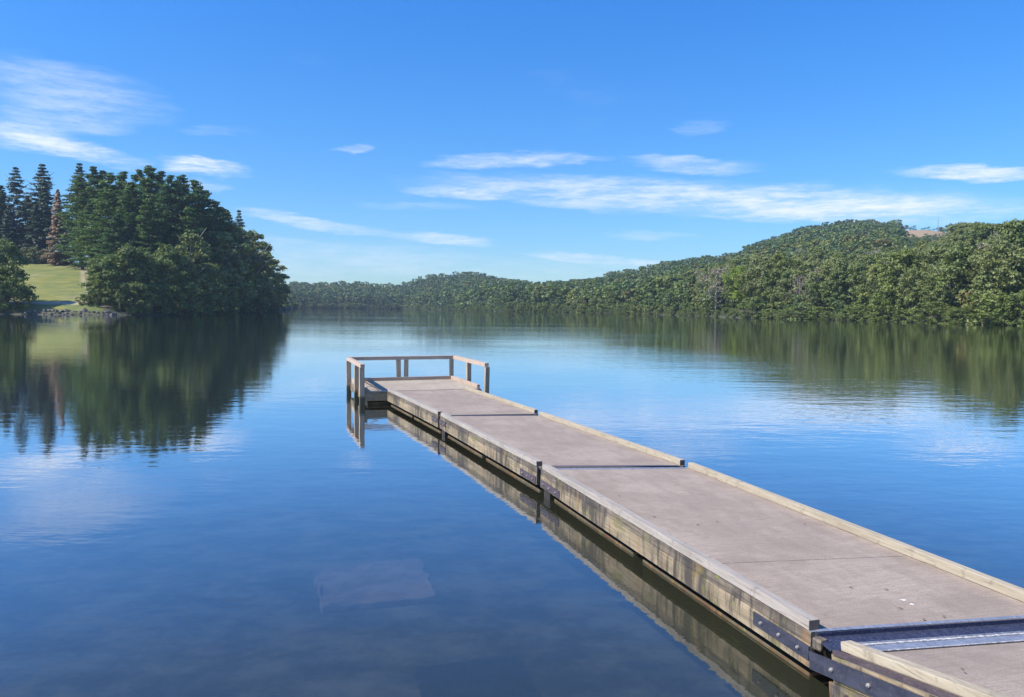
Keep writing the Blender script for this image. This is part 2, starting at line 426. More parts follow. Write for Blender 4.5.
def terrain(x, y):
    x = np.asarray(x, float); y = np.asarray(y, float)
    Y = np.maximum(y, 1e-3); tt = np.clip(np.where(y > 0, x / Y, np.sign(x) * 9), TX[0], TX[-1])
    ds, dA, zA, dB, zB = [np.interp(tt, TX, TD[:, i]) for i in range(5)]
    # outside the table keep the edge distances as ranges
    out = np.abs(np.where(y > 0, x / Y, 9)) > 1.25
    D = np.where(out, np.hypot(x, y) / 1.6, Y)
    z = np.where(D < ds, -np.minimum(5.0, (ds - D) * .25) - .15,
        np.where(D < dA, -.15 + (zA + .15) * (np.clip((D - ds) / (dA - ds), 0, 1)) ** .8,
        np.where(D < dB, zA + (zB - zA) * np.clip((D - dA) / (dB - dA), 0, 1),
                 zB - (zB - 12) * np.clip((D - dB - 60) / 900, 0, 1))))
    near = np.where(y < 0.2, 1.6 + np.clip(-y - 5, 0, 300) * .05, np.maximum(1.6 - (y - .2) * 0.95, -1.35 - np.clip(y - 3.3, 0, 60) * .06))
    z = np.where(D < ds, np.maximum(z, near), z)
    z = np.where(y < 0.2, near, z)
    pxx = 512 + F * x / np.maximum(y, 1e-3)
    fld = np.clip((pxx - 884) / 14, 0, 1) * np.clip((956 - pxx) / 14, 0, 1) * (y > 800)
    z = z + fld * 9 * np.clip((y - 925) / 60, 0, 1) * np.clip((1300 - y) / 200, 0, 1)
    wob = .35 * np.sin(x * .11 + 1.3) * np.sin(y * .09) + .8 * np.sin(x * .021) * np.sin(y * .017 + 2)
    return z + np.where(z > 1.0, wob * np.clip((D - 100) / 100, 0, 1), 0)


fr = np.radians(np.linspace(-40, 40, 380)); bk = np.radians(np.linspace(40, 320, 100))[1:-1]
ang = np.concatenate([fr, bk]); rr = np.concatenate([[0.01], np.geomspace(.6, 150, 70), np.unique(np.concatenate([np.geomspace(153, 1500, 190), np.linspace(226, 300, 66)])), np.geomspace(1530, 2000, 8)])
A_, R_ = np.meshgrid(ang, rr); gx = (R_ * np.sin(A_)).ravel(); gy = (R_ * np.cos(A_)).ravel(); gz = terrain(gx, gy)
na, nr = len(ang), len(rr)
ii, jj = np.meshgrid(np.arange(nr - 1), np.arange(na), indexing='ij'); j2 = (jj + 1) % na
quads = np.stack([ii * na + jj, (ii + 1) * na + jj, (ii + 1) * na + j2, ii * na + j2], -1).reshape(-1, 4)

m, t, p, c, _ = new_mat('ground_cover')
g = t.n.new('ShaderNodeNewGeometry'); P = g.outputs['Position']
zone = t.n.new('ShaderNodeAttribute'); zone.attribute_name = 'meadow'
track = t.n.new('ShaderNodeAttribute'); track.attribute_name = 'track'
earth = t.n.new('ShaderNodeAttribute'); earth.attribute_name = 'earth'
sp = t.n.new('ShaderNodeSeparateXYZ'); t.l.new(P, sp.inputs[0])
mott = t.noise(P, .12, 5, .65); mott2 = t.noise(t.map(P, (.4, 1.6, 1)), .25, 4, .6)
grass = t.mix(t.range(mott2, .38, .66), (.13, .155, .022), (.22, .20, .045))
grass = t.mix(t.m('MULTIPLY', t.range(mott, .42, .62), .75), grass, (.085, .125, .035))
grass = t.mix(t.m('MULTIPLY', t.range(t.noise(P, .05, 4, .6), .52, .64), .6), grass, (.26, .225, .10))
floor_ = t.mix(t.range(mott, .35, .65), (.030, .036, .016), (.07, .065, .035))
col = t.mix(zone.outputs['Fac'], floor_, grass)
col = t.mix(earth.outputs['Fac'], col, t.mix(mott2, (.26, .18, .10), (.34, .26, .15)))
col = t.mix(track.outputs['Fac'], col, t.mix(mott, (.34, .28, .20), (.46, .40, .31)))
bed = t.mix(t.range(t.noise(P, .9, 5, .65), .35, .7), (.05, .05, .04), (.42, .40, .33))
col = t.mix(t.range(sp.outputs[2], .02, -.25), col, bed)
t.put(p.inputs['Base Color'], col); p.inputs['Roughness'].default_value = .95
bump(t, p, mott, .5, .3)
me = np_mesh('ground', np.stack([gx, gy, gz], -1), quads, [m], True)
px_ = 512 + F * gx / np.maximum(gy, 1e-3); fw = gy > 50


def smooth01(v, a, b):
    q = np.clip((v - a) / (b - a), 0, 1); return q * q * (3 - 2 * q)


mea = fw * smooth01(px_, -250, -240) * (1 - smooth01(px_, 100, 106)) * (gy < 352) * smooth01(gy, 229, 233)
mea = np.maximum(mea, (gy < 6) & (np.abs(gx) < 400))
trk = fw * (px_ < 110) * (px_ > -200) * smooth01(gy, 237.5, 239) * (1 - smooth01(gy, 241, 243)) + fw * (np.abs(px_ - (87.5 - (gy - 250) * .03)) < 3.2) * smooth01(gy, 236, 240) * (gy < 336) * .5
eth = fw * (px_ > 893) * (px_ < 944) * (gy > 915) * (gy < 1016) + fw * (np.abs(px_ - 513) < 10) * (gy > 620) * (gy < 790)
for nme, val in (('meadow', mea), ('track', np.clip(trk, 0, 1)), ('earth', eth)):
    a_ = me.attributes.new(nme, 'FLOAT', 'POINT'); a_.data.foreach_set('value', val.astype(np.float32))
o = bpy.data.objects.new('ground', me); COL.objects.link(o); tag(o, kind='structure')

# ------------------------------------------------------------------ water
m = bpy.data.materials.new('lake_water'); m.use_nodes = True; t = NT(m.node_tree); t.n.clear()
out = t.n.new('ShaderNodeOutputMaterial'); g = t.n.new('ShaderNodeNewGeometry'); P = g.outputs['Position']
breeze = t.range(t.noise(t.map(P, (.012, .03, 1)), 1.0, 3, .5), .38, .66, .35, 1.0)
w1 = t.noise(t.map(P, (.55, 1.15, 1), rot=(0, 0, R(12))), 1.0, 3, .5)
w2 = t.noise(t.map(P, (1.9, 3.6, 1), rot=(0, 0, R(-9))), 1.0, 3, .55)
w3 = t.noise(t.map(P, (.09, .22, 1), rot=(0, 0, R(6))), 1.0, 2, .5)
hgt = t.m('ADD', t.m('ADD', t.m('MULTIPLY', w1, .0115), t.m('MULTIPLY', w2, .0058)), t.m('MULTIPLY', w3, .016))
b = t.n.new('ShaderNodeBump'); t.put(b.inputs['Height'], t.m('MULTIPLY', hgt, breeze)); b.inputs['Strength'].default_value = 1.0; b.inputs['Distance'].default_value = 1.0
dt = t.n.new('ShaderNodeVectorMath'); dt.operation = 'DOT_PRODUCT'; t.l.new(b.outputs[0], dt.inputs[0]); t.l.new(g.outputs['Incoming'], dt.inputs[1])
fres = t.ramp(t.m('ABSOLUTE', dt.outputs['Value']), [(0, 1.), (.06, .95), (.14, .83), (.26, .47), (.39, .205), (.6, .07), (1, .04)])
gl = t.n.new('ShaderNodeBsdfGlossy'); gl.inputs['Roughness'].default_value = .012; gl.inputs['Color'].default_value = (.95, .97, 1, 1); t.l.new(b.outputs[0], gl.inputs['Normal'])
tr = t.n.new('ShaderNodeBsdfTransparent'); tr.inputs['Color'].default_value = (.82, .88, .86, 1)
df = t.n.new('ShaderNodeBsdfDiffuse'); df.inputs['Color'].default_value = (.028, .032, .020, 1)
m1 = t.n.new('ShaderNodeMixShader'); m1.inputs[0].default_value = .72
t.l.new(tr.outputs[0], m1.inputs[1]); t.l.new(df.outputs[0], m1.inputs[2])
m2 = t.n.new('ShaderNodeMixShader'); t.put(m2.inputs[0], fres); t.l.new(m1.outputs[0], m2.inputs[1]); t.l.new(gl.outputs[0], m2.inputs[2])
t.l.new(m2.outputs[0], out.inputs[0])
me = np_mesh('lake_water', [(-1500, .6, 0), (1500, .6, 0), (1500, 1500, 0), (-1500, 1500, 0)], np.array([[0, 1, 2, 3]]), [m])
o = bpy.data.objects.new('lake_water', me); COL.objects.link(o); tag(o, kind='structure')

# ------------------------------------------------------------------ haze
HAZE = 0.00014
hm = bpy.data.materials.new('haze_air'); hm.use_nodes = True; t = NT(hm.node_tree); t.n.clear()
out = t.n.new('ShaderNodeOutputMaterial'); v = t.n.new('ShaderNodeVolumePrincipled')
v.inputs['Color'].default_value = (.62, .78, 1, 1); v.inputs['Density'].default_value = HAZE; v.inputs['Anisotropy'].default_value = .2
t.l.new(v.outputs[0], out.inputs['Volume'])
if HAZE:
    q = MB(); q.hexa([(-2300, -300, -8), (2300, -300, -8), (2300, 2100, -8), (-2300, 2100, -8)], [(-2300, -300, 150), (2300, -300, 150), (2300, 2100, 150), (-2300, 2100, 150)])
    tag(q.build('haze', hm), 'thin pale blue air veiling the far wooded hills', 'haze', kind='stuff')
S.cycles.volume_max_steps = 64

# ------------------------------------------------------------------ dock
DZ = .46
dock_dir = None
RND = random.Random(5)


def lerp(a, b, f): return a + (b - a) * f


def section(name, label, Ls, Rs, seams, deckmat, group='sections of the floating dock', plateshift=(0, 0)):
    """Ls/Rs near and far deck corners (outer edge of left curb, inner edge of right curb)"""
    L0, L1 = Ls; R0, R1 = Rs                       # 0 = near, 1 = far
    d = (L1 - L0).normalized(); s = Vector((d.y, -d.x, 0)).normalized()
    R0o, R1o = R0 + s * .10, R1 + s * .10
    yaw = math.atan2(-d.x, d.y)
    root = empty(name, ((L0 + R0o) / 2).xyz - Vector((0, 0, DZ)), yaw, label, 'dock', group)
    deck = MB()
    cuts = [0] + seams + [1]
    for a, b_ in zip(cuts, cuts[1:]):
        g0 = .006 / (L1 - L0).length
        a2 = a + (g0 if a > 0 else 0); b2 = b_ - (g0 if b_ < 1 else 0)
        deck.slab([lerp(L0, L1, a2) + s * .04, lerp(R0o, R1o, a2) - s * .04, lerp(R0o, R1o, b2) - s * .04, lerp(L0, L1, b2) + s * .04], .045)
    deck.build('deck', deckmat, root, .002)
    # curbs on 1 cm blocks
    zc = Vector((0, 0, .004))
    e0, e1 = d * .03, -d * .06
    MB().beam(L0 + s * .055 + zc + e0, L1 + s * .055 + zc + e1, .11, .088).build('curb', M['curb'], root, .006)
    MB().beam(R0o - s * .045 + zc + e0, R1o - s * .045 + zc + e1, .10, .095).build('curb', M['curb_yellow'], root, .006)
    # edge strip + fascia on both sides
    for (a, b_, sg) in ((L0, L1, -1), (R0o, R1o, 1)):
        off = s * sg
        z1 = Vector((0, 0, -.105)); z2 = Vector((0, 0, -.31))
        MB().beam(a - off * .018 + z1, b_ - off * .018 + z1, .036, .103).build('edge_strip', M['fascia_top'], root, .003)
        MB().beam(a - off * .018 + z2, b_ - off * .018 + z2, .05, .203).build('fascia', M['fascia'], root, .004)
    for (a, b_) in ((L0, R0o), (L1, R1o)):
        inw = d * (.04 if a is L0 else -.04)
        MB().beam(a + inw + s * .05 + Vector((0, 0, -.30)), b_ + inw - s * .05 + Vector((0, 0, -.30)), .05, .25, ).build('end_joist', M['fascia_top'], root, .003)
    # pontoons in three lengths, ribs on their sides
    for k in range(2):
        f0, f1 = k / 2 + .02, (k + 1) / 2 - .02
        a, b_, c_, e_ = lerp(L0, L1, f0) + s * .10, lerp(R0o, R1o, f0) - s * .10, lerp(R0o, R1o, f1) - s * .10, lerp(L0, L1, f1) + s * .10
        pz = Vector((0, 0, -.425))
        fl = MB(); fl.slab([a + pz, b_ + pz, c_ + pz, e_ + pz], .5)
        for (u0, u1, sg) in ((a, e_, -1), (b_, c_, 1)):
            fl.beam(u0 + s * sg * .01 + Vector((0, 0, -.49)), u1 + s * sg * .01 + Vector((0, 0, -.49)), .03, .03)
        fl.build('pontoon', M['float'], root, .012)
    return root, d, s, L0, L1, R0o, R1o


pt = lambda x, y, z=DZ: at(x, y, z)
secs = {}
secs['C'] = section('dock_section', 'long near dock section with a seam across its deck and green moss on its edge', (pt(811, 632.5), pt(541, 468.8)), (pt(1057, 616.5), pt(686, 467.5)), [.262], M['deck'])
secs['B'] = section('dock_section', 'middle dock section ending at the dark joint plate on its side', (pt(537, 467), pt(440, 416)), (pt(680.5, 466), pt(538, 415.3)), [], M['deck'])
secs['A'] = section('dock_section', 'short far dock section joined to the railed platform', (pt(438, 415.3), pt(387.3, 391.15)), (pt(534.5, 413.7), pt(464, 389.2)), [], M['deck'])


def bolt(root, pos, nrm, r=.014, mat='bolt'):
    MB().tube([pos, pos + nrm * .014], r, 8).tube([pos + nrm * .012, pos + nrm * .024], r * .6, 6).build('bolt', M[mat], root)


# joint threshold plates across the walk
def threshold(a, b, dn, root, wid, mat, name='joint_plate', lift=.004):
    dn = dn.normalized()
    MB().slab([a + Vector((0, 0, lift)), b + Vector((0, 0, lift)), b + dn * wid + Vector((0, 0, lift)), a + dn * wid + Vector((0, 0, lift))], .003).build(name, M[mat], root)


rC, dC, sC, C0, C1, C0r, C1r = secs['C']
rB, dB_, sB, B0, B1, B0r, B1r = secs['B']
rA, dA_, sA, A0, A1, A0r, A1r = secs['A']
threshold(C1 + sC * .12 - dC * .10, C1r - sC * .12 - dC * .10, dC, rC, .10, 'galv')
threshold(B0 + sB * .12 + dB_ * .005, B0r - sB * .12 + dB_ * .005, dB_, rB, .06, 'gap')
MB().slab([C1 + sC * .12 + dC * .012 + Vector((0, 0, -.03)), C1r - sC * .12 + dC * .012 + Vector((0, 0, -.03)), B0r - sB * .12 - dB_ * .012 + Vector((0, 0, -.03)), B0 + sB * .12 - dB_ * .012 + Vector((0, 0, -.03))], .01).build('hinge_plate', M['gap'], rC)
threshold(B1 + sB * .12 - dB_ * .07, B1r - sB * .12 - dB_ * .07, dB_, rB, .07, 'gap')
threshold(C0 + sC * .0 + dC * .002, C0r + dC * .002, dC, rC, .055, 'galv')


def side_plate(root, p0, p1, top, hgt, out, mat, bolts, th=.012, bmat='bolt', rows=(.5,)):
    """steel plate on the outer side of the fascia between p0 and p1"""
    base = Vector((0, 0, top - hgt))
    pl = MB().beam(p0 + base + out * (th / 2 + .009), p1 + base + out * (th / 2 + .009), th, hgt).build('side_plate', M[mat], root, .002)
    for k in range(bolts):
        f = (k + .5) / bolts
        for rw in rows:
            bolt(pl, lerp(p0, p1, f) + Vector((0, 0, top - hgt * rw)) + out * (.009 + th), out, .016, bmat)
    return pl


side_plate(rB, B0 + dB_ * .80, B0 + dB_ * .02, -.17, .12, -sB, 'plum', 3)
side_plate(rC, C1 - dC * .02, C1 - dC * .95, -.17, .12, -sC, 'plum', 3)
side_plate(rB, B1 - dB_ * .6, B1 - dB_ * .02, -.08, .12, -sB, 'plum', 2)
side_plate(rA, A0 + dA_ * .02, A0 + dA_ * .55, -.08, .12, -sA, 'plum', 2)
for (root, p, s_, d_) in ((rC, C1, sC, dC), (rB, B1, sB, dB_)):
    MB().post(p + s_ * .10 - d_ * .25, -.5, .14, .16, .3, root.rotation_euler.z).build('support_leg', M['black'], root, .01)

# ---- gangway rising to the bank
n0, n1 = C0 - dC * .20, C0r - dC * .20                     # near line of the joint
gd = -dC.copy(); gd.z = .125
L0g = at(839, 649, .47) - sC * .0
RL = 11.0
sl = Vector((gd.x, gd.y, gd.z))
wid = (C0r - C0).length
side = (C0r - C0).normalized(); side.z = 0
P0 = at(839, 650.5, .42)
rq = ray(961, 697); hd = Vector((gd.x, gd.y, 0))      # where the straight plan of the walk meets that sight line
k_ = (P0.x * rq.y - P0.y * rq.x) / (hd.y * rq.x - hd.x * rq.y)
zq = CAMH + rq.z * ((P0.y + hd.y * k_) / rq.y)
sl = Vector((hd.x, hd.y, (zq - P0.z) / k_))
print('gangway slope', sl.z, k_, zq)
G0 = P0 - side.normalized() * .05; G1 = G0 + sl * RL
G0r = G0 + side * wid; G1r = G1 + side * wid
root = empty('gangway', (G0 + G0r) / 2 - Vector((0, 0, .47)), rC.rotation_euler.z, 'sloping gangway with pale timber curb leading off the dock towards the bank', 'gangway')
gs = Vector((side.x, side.y, 0)).normalized()
gz_ = Vector((0, 0, .004))
deck = MB()
for a, b_ in ((.012, .34), (.342, .67), (.672, 1)):
    deck.slab([lerp(G0, G1, a), lerp(G0r, G1r, a), lerp(G0r, G1r, b_), lerp(G0, G1, b_)], .045)
deck.build('deck', M['deck'], root, .002)
MB().beam(G0 + gs * .10 + gz_ + sl * .02, G1 + gs * .10 + gz_, .10, .076).build('curb', M['curb_yellow'], root, .006)
MB().beam(G0r - gs * .10 + gz_ + sl * .02, G1r - gs * .10 + gz_, .10, .09).build('curb', M['curb_yellow'], root, .006)
MB().beam(G0 + gs * .015 + Vector((0, 0, -.03)), G1 + gs * .015 + Vector((0, 0, -.03)), .05, .034).build('steel_angle', M['plum'], root, .003)
for sg, a, b_ in ((1, G0, G1), (-1, G0r, G1r)):
    MB().beam(a + gs * sg * .03 + Vector((0, 0, -.26)), b_ + gs * sg * .03 + Vector((0, 0, -.26)), .05, .225).build('fascia', M['fascia'], root, .004)
    MB().beam(a + gs * sg * .14 + Vector((0, 0, -.42)) + sl * .0, b_ + gs * sg * .14 + Vector((0, 0, -.42)), .08, .36).build('stringer', M['fascia_top'], root, .004)
# threshold: bent blue steel flap down in the gap, bright lip, second plate
u1 = Vector((0, 0, .008))
MB().slab([C0 - dC * .002 + gs * .03 - Vector((0, 0, .035)), C0r - dC * .002 - Vector((0, 0, .035)), G0r - sl * .06 - Vector((0, 0, .016)), G0 + gs * .02 - sl * .06 - Vector((0, 0, .016))], .008).build('hinge_plate', M['gap'], root)
MB().slab([G0 + gs * .17 + sl * -.06 + u1, G0r + sl * -.06 + u1, G0r + sl * .13 + u1, G0 + gs * .17 + sl * .13 + u1], .006).build('joint_plate', M['galv'], root, .002)
u2 = Vector((0, 0, .015))
for f_, wd_ in ((-.095, .042), (.118, .014)):
    MB().slab([G0 + gs * .17 + sl * f_ + u2, G0r + sl * f_ + u2, G0r + sl * (f_ + wd_) + u2, G0 + gs * .17 + sl * (f_ + wd_) + u2], .006).build('worn_seal', M['grout'], root, .002)
MB().post(C0 + gs * .05 - dC * .05, .33, .43, .09, .10, .5).build('bumper_block', M['fascia_top'], root, .02)
MB().tube([G0 + gs * .16 - sl * .125 + u1, G0r - sl * .125 + u1], .010, 8).build('hinge_rod', M['galv'], root)
MB().beam(C0 + gs * .05 - dC * .008 - Vector((0, 0, .13)), C0r - gs * .05 - dC * .008 - Vector((0, 0, .13)), .012, .127).build('end_plate', M['gap'], rC)
# long dark steel plates bolted along the side, bent at the joint
side_plate(rC, C0 + dC * .0, C0 + dC * .82, -.12, .12, -sC, 'navy', 3)
pl = MB().beam(G0 - gs * .0 + Vector((0, 0, -.225)) - sl * .26 - gs * .015, G0 + sl * 1.25 + Vector((0, 0, -.225)) - gs * .015, .014, .15).build('side_plate', M['navy'], root, .002)
for k in range(3): bolt(pl, G0 + sl * (.02 + k * .42) + Vector((0, 0, -.15)) - gs * .022, -gs, .018)
br = MB().beam(G0 + Vector((0, 0, -.43)) + gs * .012 - sl * .02, G0 + sl * 2.2 + Vector((0, 0, -.43)) + gs * .012, .03, .16).build('under_board', M['fascia_top'], root, .003)
for k in range(2): bolt(br, G0 + sl * (.18 + k * .25) + Vector((0, 0, -.33)) - gs * .004, -gs, .02, 'plum')

# ---- end platform with railing
DZp = DZ
FLp, FRp = pt(364.5, 391.5), pt(481, 388.45); BRp, BLp = pt(453.0, 378.8), pt(351, 381.4)
yaw = rA.rotation_euler.z
root = empty('dock_platform', (FLp + FRp + BRp + BLp) / 4 - Vector((0, 0, DZ)), yaw, 'square fishing platform with timber railing at the far end of the dock', 'platform')
d1 = (BLp - FLp).normalized(); s1 = (FRp - FLp).normalized(); d2 = (BRp - FRp).normalized(); s2 = (BRp - BLp).normalized()
deck = MB()
nb = 16
for k in range(nb):
    a, b_ = k / nb + .0015, (k + 1) / nb - .0015
    deck.slab([lerp(FLp, BLp, a), lerp(FRp, BRp, a), lerp(FRp, BRp, b_), lerp(FLp, BLp, b_)], .04)
deck.build('deck', M['deck_old'], root, .002)
dn = Vector((0, 0, -.31))
for a, b_ in ((FLp, FRp), (FRp, BRp), (BRp, BLp), (BLp, FLp)):
    MB().beam(a + dn, b_ + dn, .05, .26).build('fascia', M['fascia'], root, .004)
fl = MB(); ins = lambda q, c_: q + (c_ - q) * .06
cen = (FLp + FRp + BRp + BLp) / 4
fl.slab([ins(q, cen) + Vector((0, 0, -.36)) for q in (FLp, FRp, BRp, BLp)], .5)
fl.build('pontoon', M['float'], root, .012)
ZR = 1.27
PH = Vector((0, 0, 0))
outL, outR, outB = -s1 * .07, s1 * .07, d1 * .07
posts = [(FLp + outL + d1 * .02, -.9, ZR - .05), (lerp(FLp, BLp, .42) + outL, -.9, ZR - .05), (BLp + outL - d1 * .03, -.9, ZR - .05),
         (lerp(BLp, BRp, .46) + outB, .1, ZR - .05), (lerp(BLp, BRp, .53) + outB, .1, ZR - .05), (BRp + outB - s1 * .05, .1, ZR - .05),
         (lerp(FRp, BRp, .48) + outR, .1, ZR - .05), (FRp + outR - d2 * .38, .02, ZR - .05)]
for q, z0, z1 in posts:
    MB().post(q, z0, z1, RND.uniform(.14, .165), .15, yaw + RND.gauss(0, .05), (RND.gauss(0, .012), RND.gauss(0, .012))).build('post', M['post'], root, .006)
zr = Vector((0, 0, ZR - .05 - DZ))
MB().beam(BLp + outB - s2 * .14 + zr - Vector((0, 0, 0)), BRp + outB + s2 * .06 + zr, .14, .10 + .03).build('top_rail', M['rail'], root, .006)
MB().beam(FRp + outR - d2 * .42 + zr + Vector((0, 0, .001)), BRp + outR + zr + d2 * .02 + Vector((0, 0, .001)), .14, .125).build('top_rail', M['rail'], root, .006)
MB().beam(FLp + outL - d1 * .06 + zr + Vector((0, 0, .001)), BLp + outL + zr + Vector((0, 0, .001)) - d1 * .03, .14, .12).build('top_rail', M['rail'], root, .006)
zk = Vector((0, 0, .004))
for a, b_ in ((BLp - d1 * .06 + s1 * .1, BRp - d1 * .06 - s1 * .12), (FRp - s1 * .06 + d2 * .1, BRp - s1 * .06 - d2 * .05), (FLp + s1 * .06 + d1 * .1, BLp + s1 * .06 - d1 * .15)):
    MB().beam(a + zk, b_ + zk, .10, .12).build('kick_board', M['rail'], root, .005)
k0 = pt(366.5, 383, DZ) ; k1 = pt(380, 390, DZ)
MB().beam(FLp + d1 * .55 + s1 * .02 + Vector((0, 0, .27)), FLp + d1 * .22 + s1 * .50 + Vector((0, 0, .004)), .05, .04).build('brace', M['endgrain'], root, .004)

# ------------------------------------------------------------------ things on and under the water
corn = [at(320, 607, -.26), at(436, 597, -.26), at(421, 557, -.26), at(317, 567, -.26)]
mb = MB(); ol = []; rs = random.Random(21)
for a_, b_ in zip(corn, corn[1:] + corn[:1]):
    for k in range(9):
        q_ = a_.lerp(b_, k / 9); ol.append(q_ + Vector((rs.gauss(0, .022), rs.gauss(0, .022), rs.gauss(0, .008) - .05 * (q_.x < -2.2))))
no = len(ol); mb.v = [tuple(q_) for q_ in ol] + [tuple(q_ - Vector((0, 0, .09))) for q_ in ol]
mb.f = [tuple(range(no)), tuple(reversed(range(no, 2 * no)))] + [(k, (k + 1) % no, no + (k + 1) % no, no + k) for k in range(no)]
sl_o = empty('sunken_slab', sum(corn, Vector()) / 4 - Vector((0, 0, .09)), 0, 'square concrete slab lying under the water left of the dock', 'slab')
mb.build('slab_block', M['slab'], sl_o, .02)
bz = sum(corn, Vector()) / 4
q = at(286, 606, -.3); q2 = at(298, 602, -.3)
mid_ = (q + q2) / 2
st = empty('drifting_stick', mid_, 0, 'pale short stick drifting just under the water beside the sunken slab', 'stick')
MB().tube([q, mid_ + Vector((0, .02, .02)), q2], [.008, .016, .006], 6).build('wood', M['bark_pale'], st)

# small leaf litter on the deck
lm = m_plain('dead_leaf', (.08, .055, .045), (.16, .11, .08), 40)
wm = m_plain('pale_dropping', (.6, .6, .6), (.75, .75, .74), 40)
LF = [(886, 590, 0, 'curled brown leaf against the right curb'), (851, 588, 0, 'brown leaf in the middle of the near deck right of the moss'), (900, 609, 0, 'brown leaf on deck just short of the steel joint'), (924, 620, 0, 'brown leaf nearest to the steel joint'),
      (944, 617, 0, 'brown leaf beside the steel joint further right'), (619, 496, 0, 'tiny dark leaf near the left curb of the long section'), (654, 517, 0, 'dark leaf beside the left curb halfway along the long section'), (717, 522, 0, 'dark leaf in the middle of the long section'), (698, 525, 0, 'reddish leaf left of the middle of the long section'),
      (804, 524, 0, 'dark leaf close to the right curb of the long section'), (962, 670, 0, 'brown leaf lying on the gangway')]
for i, (x, y, kk, lab) in enumerate(LF):
    c_ = at(x, y, DZ + .006 + (.1 if y > 650 else 0)); rr_ = random.Random(i); a_ = rr_.random() * 3
    q = MB(); w_, l_ = .006, .018 + .012 * rr_.random()
    pts = [Vector((math.cos(a_) * l_ * f - math.sin(a_) * g_ * w_, math.sin(a_) * l_ * f + math.cos(a_) * g_ * w_, abs(g_) * .01 + .004 * f * f)) + c_ for f, g_ in ((-1, 0), (-.3, -1), (.5, -.8), (1, 0), (.5, .8), (-.3, 1))]
    q.v = [tuple(p_) for p_ in pts] + [tuple(p_ + Vector((0, 0, .002))) for p_ in pts]
    q.f = [(5, 4, 3, 2, 1, 0), (6, 7, 8, 9, 10, 11)] + [(k, (k + 1) % 6, 6 + (k + 1) % 6, 6 + k) for k in range(6)]
    tag(q.build('fallen_leaf', lm), lab, 'leaf', 'fallen leaves on the deck')


for i, (x, y, lab) in enumerate([(904, 600, 'white bird dropping near the right curb of the long section'), (912, 604, 'smaller white bird dropping next to the other near the right curb'), (826, 317 + 110, '')][:2]):
    c_ = at(x, y, DZ + .002); rr_ = random.Random(50 + i); q = MB(); nn = 11
    rad_ = [(.022 - .006 * i) * rr_.uniform(.5, 1.3) for _ in range(nn)]
    q.v = [(c_.x + math.cos(k / nn * 6.283) * a * 1.6, c_.y + math.sin(k / nn * 6.283) * a, c_.z) for k, a in enumerate(rad_)] + [(c_.x, c_.y, c_.z + .004)]
    q.f = [(k, (k + 1) % nn, nn) for k in range(nn)]
    tag(q.build('bird_dropping', wm), lab, 'dropping', 'bird droppings on the deck')


# ------------------------------------------------------------------ plants
def quads_from(cen, nrm, size, rng, asp=1.0):
    """quads centred at cen, facing nrm, random spin"""
    n = len(cen); nrm = nrm / np.linalg.norm(nrm, axis=1, keepdims=True)
    a = rng.normal(size=(n, 3)); x = np.cross(nrm, a); x /= np.linalg.norm(x, axis=1, keepdims=True); y = np.cross(nrm, x)
    sx = (size * .5)[:, None]; sy = sx * asp
    v = np.stack([cen - x * sx - y * sy * .6, cen + x * sx * .7 - y * sy, cen + x * sx + y * sy * .7, cen - x * sx * .5 + y * sy], 1).reshape(-1, 3)
    return v, np.arange(4 * n).reshape(n, 4)


def crown_broad(seed, h=1.0, lobes=70, per=60, leaf=.035, wid=.36, base=.16, sparse=0.):
    """unit-height broadleaf crown"""
    rng = np.random.default_rng(seed)
    # a few big boughs give the uneven outline
    nb_ = 9
    bough = []
    for k in range(nb_):
        zz = base + (1 - base) * (k + .6) / nb_ * .86 + rng.normal() * .02
        a = k * 2.4 + rng.random() * .9
        prof = wid * math.sin(math.pi * min(.98, ((zz - base) / (1 - base)) * .80 + .16)) ** .7
        rad = prof * rng.uniform(.25, .72)
        bough.append((math.cos(a) * rad, math.sin(a) * rad, zz, prof * rng.uniform(.50, .74)))
    bough.append((rng.normal() * .04, rng.normal() * .04, .86, wid * .42))
    C_, N_, Sz = [], [], []
    for _ in range(lobes):
        b_ = bough[rng.integers(len(bough))]
        d = rng.normal(size=3); d /= np.linalg.norm(d); d[2] = abs(d[2]) * .9 if rng.random() < .7 else d[2]
        c0 = np.array(b_[:3]) + d * b_[3] * rng.uniform(.7, 1.05) * np.array([1, 1, .72])
        c0[2] = min(max(c0[2], base * .6), .97)
        r0 = wid * rng.uniform(.09, .23)
        q = int(per * rng.uniform(.6, 1.3) * (1 - sparse))
        dd = rng.normal(size=(q, 3)); dd /= np.linalg.norm(dd, axis=1, keepdims=True)
        dd[:, 2] = np.where(rng.random(q) < .65, np.abs(dd[:, 2]), dd[:, 2])
        C_.append(c0 + dd * r0 * rng.uniform(.25, 1.35, (q, 1)) * np.array([1, 1, .75]))
        N_.append(dd + rng.normal(size=(q, 3)) * .45 + np.array([0, 0, .25])); Sz.append(leaf * rng.uniform(.6, 1.35, q))
    return quads_from(np.concatenate(C_), np.concatenate(N_), np.concatenate(Sz), rng)


